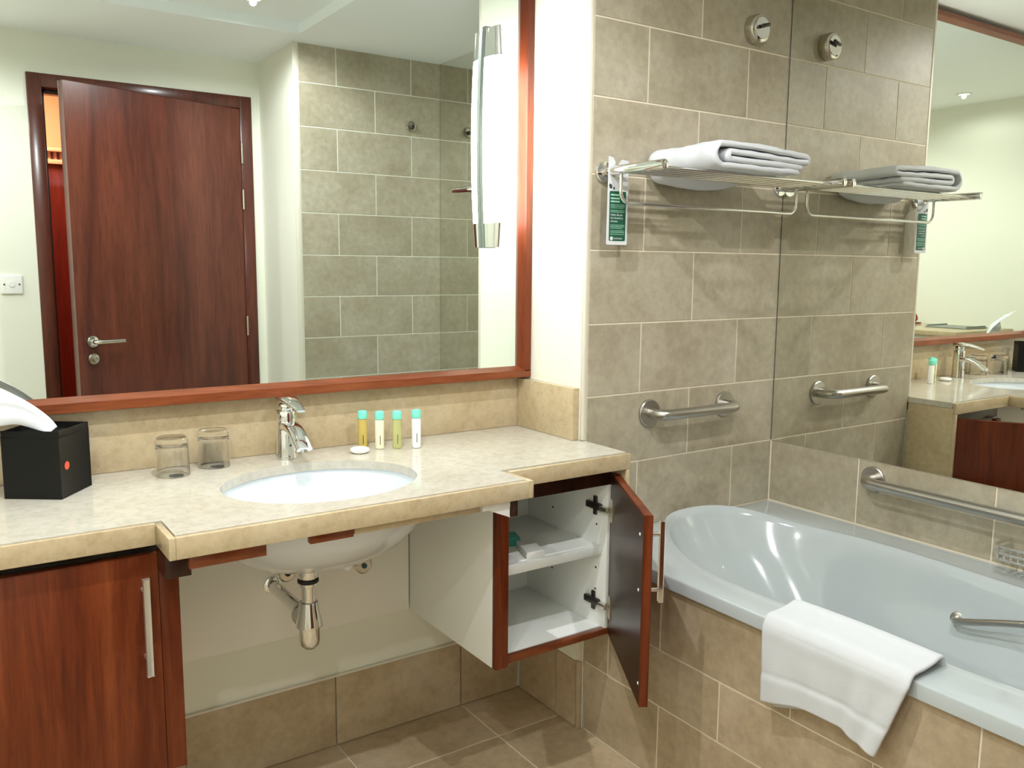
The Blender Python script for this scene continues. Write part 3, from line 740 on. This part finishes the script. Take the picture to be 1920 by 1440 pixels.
# folded towel: a thick cloth ribbon folded over itself, lying along y
tw = empty('folded_bath_towel', (.39, -.13, RZ+.01), 'folded white bath towel lying on the chrome towel shelf', 'towel')
Tt = .0162
base = RZ+.0015+Tt/2+.001
def ribbon(path, y, th_, rnd, k):
    """closed outline of a thick path in xz"""
    pts = [Vector((p[0], 0, p[1])) for p in path]; L, R_ = [], []
    for i, p in enumerate(pts):
        d_ = (pts[min(i+1, len(pts)-1)]-pts[max(i-1, 0)]).normalized(); n__ = Vector((-d_.z, 0, d_.x))
        L.append(p+n__*th_/2); R_.append(p-n__*th_/2)
    e1 = (pts[-1]-pts[-2]).normalized(); e0 = (pts[0]-pts[1]).normalized()
    return L + [L[-1]*.5+R_[-1]*.5+e1*th_*.45] + R_[::-1] + [L[0]*.5+R_[0]*.5+e0*th_*.45]
rings_t = []
ys = [-.252, -.249, -.244] + [-.236+.0145*i for i in range(15)] + [-.027, -.021, -.016]
for q, y in enumerate(ys):
    u_ = (y+.252)/.236
    wob = .004*math.sin(y*31)+.003*math.sin(y*67+1)
    puff = .010*math.exp(-((y+.20)/.07)**2)
    x0_, x1_ = .205-.012*u_+wob, .560-.012*u_-wob*.5
    zb = base; z2 = base+Tt*1.02; zm = base+Tt*2.04+puff*.5; zt = base+Tt*3.06+puff*.55
    pth = []
    for i in range(9): t = i/8; pth.append((x1_-.035-(x1_-.035-x0_-.03)*t, zb+.0010*math.sin(t*9+1)))
    r_ = (zt-zb)/2
    for i in range(1, 10): a = math.radians(270-180*i/10); pth.append((x0_+.03+r_*1.1*math.cos(a), (zb+zt)/2+r_*math.sin(a)))
    for i in range(11): t = i/10; pth.append((x0_+.03+(x1_-x0_-.03)*t, zt+.003*math.sin(t*PI*.9)-.010*t*t+.001*math.sin(t*14+y*20)))
    rr = (zt-.010-zm+.008)/2*.98
    for i in range(1, 6): a = math.radians(90-180*i/6); pth.append((x1_+rr*1.5*math.cos(a), (zt-.010+zm-.008)/2+rr*math.sin(a)))
    for i in range(9): t = i/8; pth.append((x1_-(x1_-x0_-.062)*t, zm-.008+.008*t+.0008*math.sin(t*8+y*15)))
    r2 = (zm-z2)/2
    for i in range(1, 6): a = math.radians(90+180*i/6); pth.append((x0_+.062+r2*1.3*math.cos(a), (zm+z2)/2+r2*math.sin(a)))
    for i in range(9): t = i/8; pth.append((x0_+.062+(x1_-.022-x0_-.062)*t, z2-.003*t+.0008*math.sin(t*8+y*15)))
    ring = ribbon(pth, y, Tt*(.97 if 1 < q < len(ys)-2 else .6 if q in (0, len(ys)-1) else .86), random, 0)
    sag = .0
    out = []
    for p in ring:
        dz = 0
        if y > -.075:
            low = max(0, min(1, (zm-p.z)/(zm-zb+1e-6))) if True else 0
            f_x = math.sqrt(max(0, 1-((p.x-.355)/.185)**2))
            dz = -.034*smooth01((y+.075)/.04)*low*f_x
        jit = .0010*math.sin(p.x*90+y*70)+.0008*math.sin(p.x*170-y*110)
        out.append((p.x, y, p.z+dz+jit))
    rings_t.append(out)
MB().loft(rings_t, cap0=True, cap1=True).build('folded_cloth', 'towel', tw, 180)
# door-hanger leaflet on the rack arm
lf = empty('hanger_leaflet', (.06, -.041, 1.38), 'green and white hanging card on the left arm of the towel shelf', 'card')
LX0, LX1, LZ0, LZ1, LY = .0245, .0965, 1.381, 1.6075, -.041
hc, hr = (LX0+.024, RZ-.001), .0155
outl = [(LX0+.003, LZ0), (LX1-.003, LZ0), (LX1, LZ0+.003), (LX1, LZ1-.006), (LX1-.024, LZ1-.004), (LX1-.034, LZ1-.016)]
gap0 = math.degrees(math.atan2(.0135, .007))
outl += [(hc[0]+hr*math.cos(math.radians(a)), hc[1]+hr*math.sin(math.radians(a))) for a in range(35, -276, -18)]
outl += [(LX0+.026, LZ1-.012), (LX0+.018, LZ1), (LX0+.003, LZ1+.002), (LX0, LZ0+.003)]
pl = MB().prism([(x, LY, z) for x, z in outl], (0, .0012, 0)).build('card', 'paper', lf)
gx0_, gx1_, gz0_, gz1_ = LX0+.008, LX1-.007, LZ0+.010, LZ0+.140
def rrect(x0, x1, z0, z1, r, y):
    o_ = []
    for (cx_, cz_, a0) in ((x1-r, z1-r, 0), (x0+r, z1-r, 90), (x0+r, z0+r, 180), (x1-r, z0+r, 270)):
        for k in range(5): a = math.radians(a0+22.5*k); o_.append((cx_+r*math.cos(a), y, cz_+r*math.sin(a)))
    return o_
for (yy, dy_) in ((LY-.0004, .0003), (LY+.0013, .0003)):
    MB().prism(rrect(gx0_, gx1_, gz0_, gz1_, .004, yy), (0, dy_, 0)).build('green_field', 'green', lf)
TM = Matrix(((1, 0, 0, 0), (0, 0, -1, LY-.0006), (0, 1, 0, 0), (0, 0, 0, 1)))
def tmat(x, z): return Matrix.Translation((x, LY-.0006, z)) @ Matrix(((1, 0, 0, 0), (0, 0, -1, 0), (0, 1, 0, 0), (0, 0, 0, 1)))
for k, ln in enumerate(('Helfen Sie uns', 'die Umwelt zu', 'schonen')):
    text_mesh(ln, .0074, 'paper', 'bold_lettering', lf, tmat(gx0_+.004, gz0_+.066-.0082*k), .0001)
text_mesh('RAMADA', .0062, 'paper', 'brand_lettering', lf, tmat(gx0_+.017, gz0_+.0045), .0001, spacing=1.25)
MB().lathe([(.0052, 0), (.0052, .0003), (0, .0003)], (gx0_+.009, LY-.0005, gz0_+.0065), (0, -1, 0), 18, caps=False).build('brand_mark', 'paper', lf)
fp = MB(); rr_ = random.Random(5)
for (za, nrow) in ((.118, 0), (.109, 0), (.101, 0)): fp.box(gx0_+.004, gx0_+.030+rr_.random()*.006, LY-.0007, LY-.0005, gz0_+za, gz0_+za+.0042)
fp.build('heading_print', 'print_pale', lf)
fp = MB()
for za in [.094, .090, .086, .079, .075, .041, .037, .033, .026, .022, .017]:
    x_ = gx0_+.004
    while x_ < gx1_-.006-(rr_.random()*.012 if za in (.086, .075, .033) else 0):
        wv = .003+rr_.random()*.006; fp.box(x_, min(x_+wv, gx1_-.004), LY-.0007, LY-.0005, gz0_+za, gz0_+za+.0014); x_ += wv+.0011
tag(fp.build('fine_print', 'print_pale', lf), kind='stuff')
lm = MB()
for (cx_, cz_, a_, l_, w__) in ((LX0+.011, LZ0+.152, 118, .014, .0052), (LX0+.022, LZ0+.147, 62, .008, .003)):
    a_ = math.radians(a_); ux, uz = math.cos(a_), math.sin(a_)
    lm.prism([(cx_+ux*l_*.5*math.cos(t)-uz*w__*math.sin(t), LY-.0004, cz_+uz*l_*.5*math.cos(t)+ux*w__*math.sin(t)) for t in [2*PI*i/14 for i in range(14)]], (0, .0003, 0))
lm.build('leaf_print', 'print_dark', lf)

# ------------------------------------------------------------------ clothes-line reels
def reel(x, y, z, sgn, label):
    e = empty('clothesline_reel', (x, y, z), label, 'clothes line')
    ax = (0, sgn, 0)
    MB().lathe([(.040, .0005), (.0415, .003), (.0415, .026), (.039, .031), (.035, .033)], (x, y, z), ax, 40).build('reel_housing', 'nickel', e, 35)
    MB().lathe([(.031, .0), (.030, .004), (.0, .0045)], (x, y+sgn*.0325, z), ax, 36, caps=False).build('reel_face', 'chrome', e, 40)
    MB().cyl((x-.013, y+sgn*.045, z+.002), (x+.018, y+sgn*.045, z+.010), .0055, 14, .001).build('pull_knob', 'dark_metal', e, 40)
    MB().lathe([(.006, 0), (.005, .002), (0, .0025)], (x-.012, y+sgn*.033, z-.026), ax, 12, caps=False).build('screw', 'rubber', e)
reel(.607, 0, 2.02, -1, 'round chrome clothes-line reel high on the tiled wall above the towel shelf')
ct = empty('clothesline_catch', (.606, YE, 2.018), 'small round chrome clothes-line catch high on the tiled wall at the bath foot', 'clothes line')
MB().lathe([(.027, .0005), (.028, .003), (.027, .008), (.022, .010), (.020, .006), (.0, .006)], (.606, YE, 2.018), (0, 1, 0), 32, caps=False).build('catch_plate', 'nickel', ct, 40)
MB().lathe([(.010, .005), (.011, .018), (.008, .022), (0, .0225)], (.611, YE, 2.014), (0, 1, 0), 20, caps=False).build('catch_hook', 'dark_metal', ct, 40)

# ------------------------------------------------------------------ grab bars
gb = empty('grab_bar', (.392, 0, .905), 'short brushed steel grab bar on tiled wall below the towel shelf', 'grab bar')
for x in (.234, .549):
    MB().lathe([(.040, .0005), (.040, .006), (.037, .0085), (.016, .009)], (x, 0, .905), (0, -1, 0), 36).build('flange', 'steel', gb, 35)
pts = [(.234, -.006, .905), (.234, -.03, .905)] + [(.234+.032*(1-math.cos(math.radians(a))), -.03-.032*math.sin(math.radians(a)), .905) for a in range(15, 91, 15)] + [(.30+.033*k, -.062, .905) for k in range(1, 6)] + [(.517+.032*math.sin(math.radians(a)), -.03-.032*math.cos(math.radians(a)), .905) for a in range(0, 91, 15)] + [(.549, -.006, .905)]
MB().tube(pts, .0155, 20).build('bar', 'steel', gb, 60)
gc = empty('grab_bar', (W, -1.0, .715), 'long brushed steel grab bar on right wall below the big mirror', 'grab bar')
YA, YB = -.375, -1.35
for y in (YA, YB):
    MB().lathe([(.037, .0005), (.037, .006), (.034, .0085), (.016, .009)], (W, y, .715), (-1, 0, 0), 36).build('flange', 'steel', gc, 35)
pts = [(W-.006, YA, .715), (W-.028, YA, .715)] + [(W-.028-.034*math.sin(math.radians(a)), YA-.034*(1-math.cos(math.radians(a))), .715) for a in range(15, 91, 15)] + [(W-.062, YA-.05-.085*k, .715) for k in range(1, 11)] + [(W-.028-.034*math.cos(math.radians(a)), YB+.034-.034*math.sin(math.radians(a)), .715) for a in range(0, 91, 15)] + [(W-.006, YB, .715)]
MB().tube(pts, .0155, 20).build('bar', 'steel', gc, 60)

# ------------------------------------------------------------------ wire soap basket on right wall
sb = empty('soap_basket', (W, -.86, .62), 'chrome wire soap basket on right wall below the long grab bar', 'soap dish')
bx1, bx0, by0, by1, bz = W-.006, W-.098, -.93, -.772, .612
def loop(z, ins=0):
    r = .02
    return [Vector(p) for p in [(bx1, by1-ins, z), (bx0+r, by1-ins, z), (bx0+ins, by1-r, z), (bx0+ins, by0+r, z), (bx0+r, by0+ins, z), (bx1, by0+ins, z)]]
for z in (.645, .628):
    MB().tube(loop(z), .0034, 8).build('wire_rim', 'chrome', sb, 60)
MB().tube(loop(.612, .004), .0032, 8).build('wire_rim', 'chrome', sb, 60)
for k in range(9):
    y = by1-.012-k*.0165
    MB().tube([(bx1, y, .612), (bx0+.006, y, .612), (bx0+.001, y, .618), (bx0, y, .645)], .0023, 6).build('wire', 'chrome', sb, 60)
MB().lathe([(.02, 0), (.02, .006), (.012, .009)], (W, -.851, .632), (-1, 0, 0), 24).build('wall_boss', 'chrome', sb, 40)

# ------------------------------------------------------------------ basin mixer
fx, fy_, fz = -.762, .228, ZC+.0005
fc = empty('basin_mixer', (fx, fy_, ZC), 'chrome single-lever basin mixer tap behind the basin', 'tap')
MB().lathe([(.0275, 0), (.0272, .006), (.0262, .012), (.0255, .06), (.0250, .100), (.0245, .116), (.0235, .1185), (.019, .119)], (fx, fy_, fz), seg=36).build('tap_body', 'chrome', fc, 40)
def sweep(path, widths, heights, n=16, p=3.0):
    rings_ = []; path = [Vector(q) for q in path]
    for i, q in enumerate(path):
        d_ = (path[min(i+1, len(path)-1)]-path[max(i-1, 0)]).normalized(); sx_ = Vector((1, 0, 0)); up = sx_.cross(d_).normalized()
        if up.z < 0 and abs(up.z) > .2: up = -up
        rings_.append([q + sx_*widths[i]*math.copysign(abs(math.cos(a))**(2/p), math.cos(a)) + up*heights[i]*math.copysign(abs(math.sin(a))**(2/p), math.sin(a)) for a in [2*PI*k/n for k in range(n)]])
    return rings_
sp = [(fx, fy_-.010, fz+.080), (fx, fy_-.03, fz+.083), (fx, fy_-.055, fz+.080), (fx, fy_-.08, fz+.070), (fx, fy_-.105, fz+.054), (fx, fy_-.122, fz+.042)]
MB().loft(sweep(sp, [.022, .0215, .021, .0205, .020, .0195], [.012, .0115, .010, .009, .008, .007]), cap0=True, cap1=True).build('spout', 'chrome', fc, 45)
MB().lathe([(.010, 0), (.0105, -.004), (.0105, -.010), (.008, -.011)], (fx, fy_-.112, fz+.043), (0, .25, 1), 18).build('aerator', 'steel', fc, 40)
MB().lathe([(.017, .118), (.0185, .121), (.019, .132), (.017, .136)], (fx, fy_, fz), seg=28).build('cartridge_neck', 'chrome', fc, 40)
lvp = [(fx, fy_+.026, fz+.140), (fx, fy_+.012, fz+.146), (fx, fy_-.012, fz+.147), (fx, fy_-.045, fz+.145), (fx, fy_-.078, fz+.139), (fx, fy_-.105, fz+.131)]
MB().loft(sweep(lvp, [.011, .020, .023, .019, .014, .010], [.005, .010, .009, .006, .004, .0025]), cap0=True, cap1=True).build('lever', 'chrome', fc, 45)
MB().lathe([(.003, 0), (.003, .0006), (0, .0006)], (fx, fy_-.0262, fz+.035), (0, -1, 0), 10, caps=False).build('red_blue_dot', 'print_dark', fc)

# ------------------------------------------------------------------ tumblers upside down
def tumbler(x, y, label):
    e = empty('glass_tumbler', (x, y, ZC), label, 'glass', 'upturned tumblers by the basin')
    z = ZC+.0006; r = .0365; h = .088
    prof = [(r, 0.0), (r+.0002, .0012), (r, .003), (r-.0003, .03), (r-.0014, h-.008), (r-.003, h-.002), (r-.006, h), (0, h)]
    prin = [(0, h-.017), (r-.010, h-.017), (r-.0055, h-.020), (r-.0036, h-.03), (r-.0022, .03), (r-.0018, .002), (r-.0012, 0.0)]
    MB().lathe(prof + prin + [(r, 0)], (x, y, z), seg=48, caps=False).build('tumbler_glass', 'glass', e, 60)
    MB().lathe([(.0155, 0), (.0155, .0006), (0, .0006)], (x+.006, y-.004, ZC+.0008), seg=24, caps=False).build('printed_disc', 'print_dark', e)
tumbler(-1.041, .190, 'upturned clear glass tumbler nearer the black tissue box')
tumbler(-.938, .232, 'upturned clear glass tumbler nearer the basin tap')

# ------------------------------------------------------------------ toiletry bottles and soap
def bottle(x, y, h, body, label, printz):
    e = empty('toiletry_bottle', (x, y, ZC), label, 'bottle', 'small toiletry bottles with teal caps')
    z = ZC+.0004; r = .0118
    MB().lathe([(r-.0015, 0), (r, .0015), (r, h-.024), (r-.001, h-.022), (.007, h-.0215), (.007, h-.019)], (x, y, z), seg=24).build('bottle_body', body, e, 40)
    MB().lathe([(r+.0004, h-.0212), (r+.0006, h-.020), (r+.0006, h-.004), (r-.001, h-.001), (r-.004, h), (0, h)], (x, y, z), seg=24, caps=False).build('cap', 'teal', e, 40)
    d_ = Vector((-1.47-x, -1.81-y, 0)).normalized(); sd = Vector((-d_.y, d_.x, 0))
    mb = MB()
    for k in range(7):
        c_ = Vector((x, y, z+printz+.0035*k)) + d_*(r+.0001) + sd*.0015
        mb.obox(c_ - sd*.0011, sd*.0022, d_*.0002, (0, 0, .0028))
    mb.build('bottle_print', 'print_dark', e)
bottle(-.556, .236, .099, 'gel_amber', 'small bottle of amber gel with teal cap behind the white soap', .012)
bottle(-.522, .205, .099, 'lotion', 'small bottle of pale cream lotion with teal cap, second from the tap', .012)
bottle(-.481, .186, .099, 'gel_green', 'small bottle of yellow-green gel with teal cap, third from the tap', .014)
bottle(-.435, .166, .101, 'lotion_w', 'small white lotion bottle with teal cap, farthest from the tap', .016)
so = MB().lathe([(0, 0), (.018, .0), (.0235, .003), (.025, .007), (.0235, .011), (.018, .0135), (0, .0145)], (-.587, .186, ZC+.0004), seg=36, caps=False).build('round_soap', 'soap', None, 60)
tag(so, 'round white soap bar in front of the amber bottle', 'soap')

# ------------------------------------------------------------------ tissue box
tc_ = Vector((-1.277, .097, ZC+.0004)); ta = Vector((-.094, .066, 0)); tb_ = Vector((.068, .094, 0)); TH = .138
te = empty('tissue_box', tc_ + (ta+tb_)/2, 'black cube tissue box with red emblem on the left of worktop', 'tissue box')
bxm = MB()
wl = .0025
def P3(u, v, z): return tc_ + ta*u + tb_*v + Vector((0, 0, z))
bxm.obox(tc_, ta, tb_, (0, 0, TH-.012), .0015)
for (u0, u1, v0, v1) in ((0, 1, 0, .025), (0, 1, .975, 1), (0, .025, .025, .975), (.975, 1, .025, .975)):
    bxm.obox(P3(u0, v0, TH-.0125), ta*(u1-u0), tb_*(v1-v0), (0, 0, .0125), .0008)
bxm.build('box_body', 'black', te, 40)
nb = Vector((tb_.y, -tb_.x, 0)).normalized(); tbn = tb_.normalized()
def face_m(v, z): p = P3(0, v, z) + nb*.0006; return Matrix.Translation(p) @ Matrix((tbn.to_4d(), Vector((0, 0, 1, 0)), nb.to_4d(), Vector((0, 0, 0, 1)))).transposed()
emb = MB(); pe = P3(0, .23, .064)+nb*.0003
emb.prism([pe + tbn*.0088*math.cos(t) + Vector((0, 0, .0085*math.sin(t))) for t in [2*PI*i/20 for i in range(20)]], nb*.0004)
emb.build('emblem', 'logo_red', te)
text_mesh('RAMADA', .0135, 'print_grey', 'box_lettering', te, face_m(.40, .0655), .0001, spacing=1.1)
# the tissue pulled out to the left
tv, tf = [], []
NU_, NV_ = 18, 22
for i in range(NV_+1):
    t = i/NV_
    lo = Vector((-1.283-.215*t, .150-.035*t, .978+.024*smooth01(t*3)-.012*t*t))
    hi = Vector((-1.268-.205*t, .165+.035*t, .984+.150*t**.72))
    for j in range(NU_+1):
        s_ = j/NU_
        q = lo.lerp(hi, s_)
        bul = math.sin(s_*PI)*.030*smooth01(t*2.2)
        fold = .008*math.sin(s_*8.5+t*2.2)*smooth01(t*2.5) + .004*math.sin(s_*19+t*6)*t
        crease = -.014*math.exp(-((s_-.80)/.045)**2)*smooth01((t-.25)*2.5)
        tv.append(q + Vector((.35, -.85, .25))*(bul+fold+crease))
for i in range(NV_):
    for j in range(NU_): a = i*(NU_+1)+j; tf.append([a, a+1, a+NU_+2, a+NU_+1])
o = MB().add(tv, tf).build('tissue', 'paper', te, 180)
md = o.modifiers.new('thick', 'SOLIDIFY'); md.thickness = .0008
md = o.modifiers.new('sub', 'SUBSURF'); md.levels = 1; md.render_levels = 1

# ------------------------------------------------------------------ ledge on the left wall (seen only through both mirrors)
lg = empty('stone_ledge', (-2.36, -.9, 0), 'low cream ledge with stone top along the left wall', 'ledge')
MB().box(XL+.0005, -2.02, -1.35, -.40, 0, .925, .002).build('ledge_body', 'paint', lg, 40)
MB().box(XL+.0005, -2.00, -1.37, -.38, .9255, .955, .003).build('ledge_top', 'stone', lg, 40)
tg = MB().box(-2.55, -2.30, -.75, -.48, .9555, .963, .003).box(-2.54, -2.31, -.745, -.735, .963, .972, .002).box(-2.54, -2.31, -.495, -.485, .963, .972, .002)
tag(tg.build('flat_tray', 'tray_grey', None, 40), 'flat grey tray on the stone ledge', 'tray')
rb_ = MB().box(-2.60, -2.52, -1.03, -.95, .9555, .966, .003).tube(catmull([(-2.56, -.99, .965), (-2.56, -.965, .985), (-2.56, -.97, 1.01), (-2.56, -.995, 1.045)], 6), .007, 10)
tag(rb_.build('small_stand', 'redbrown', None, 40), 'small red-brown curved stand on the stone ledge', 'stand')
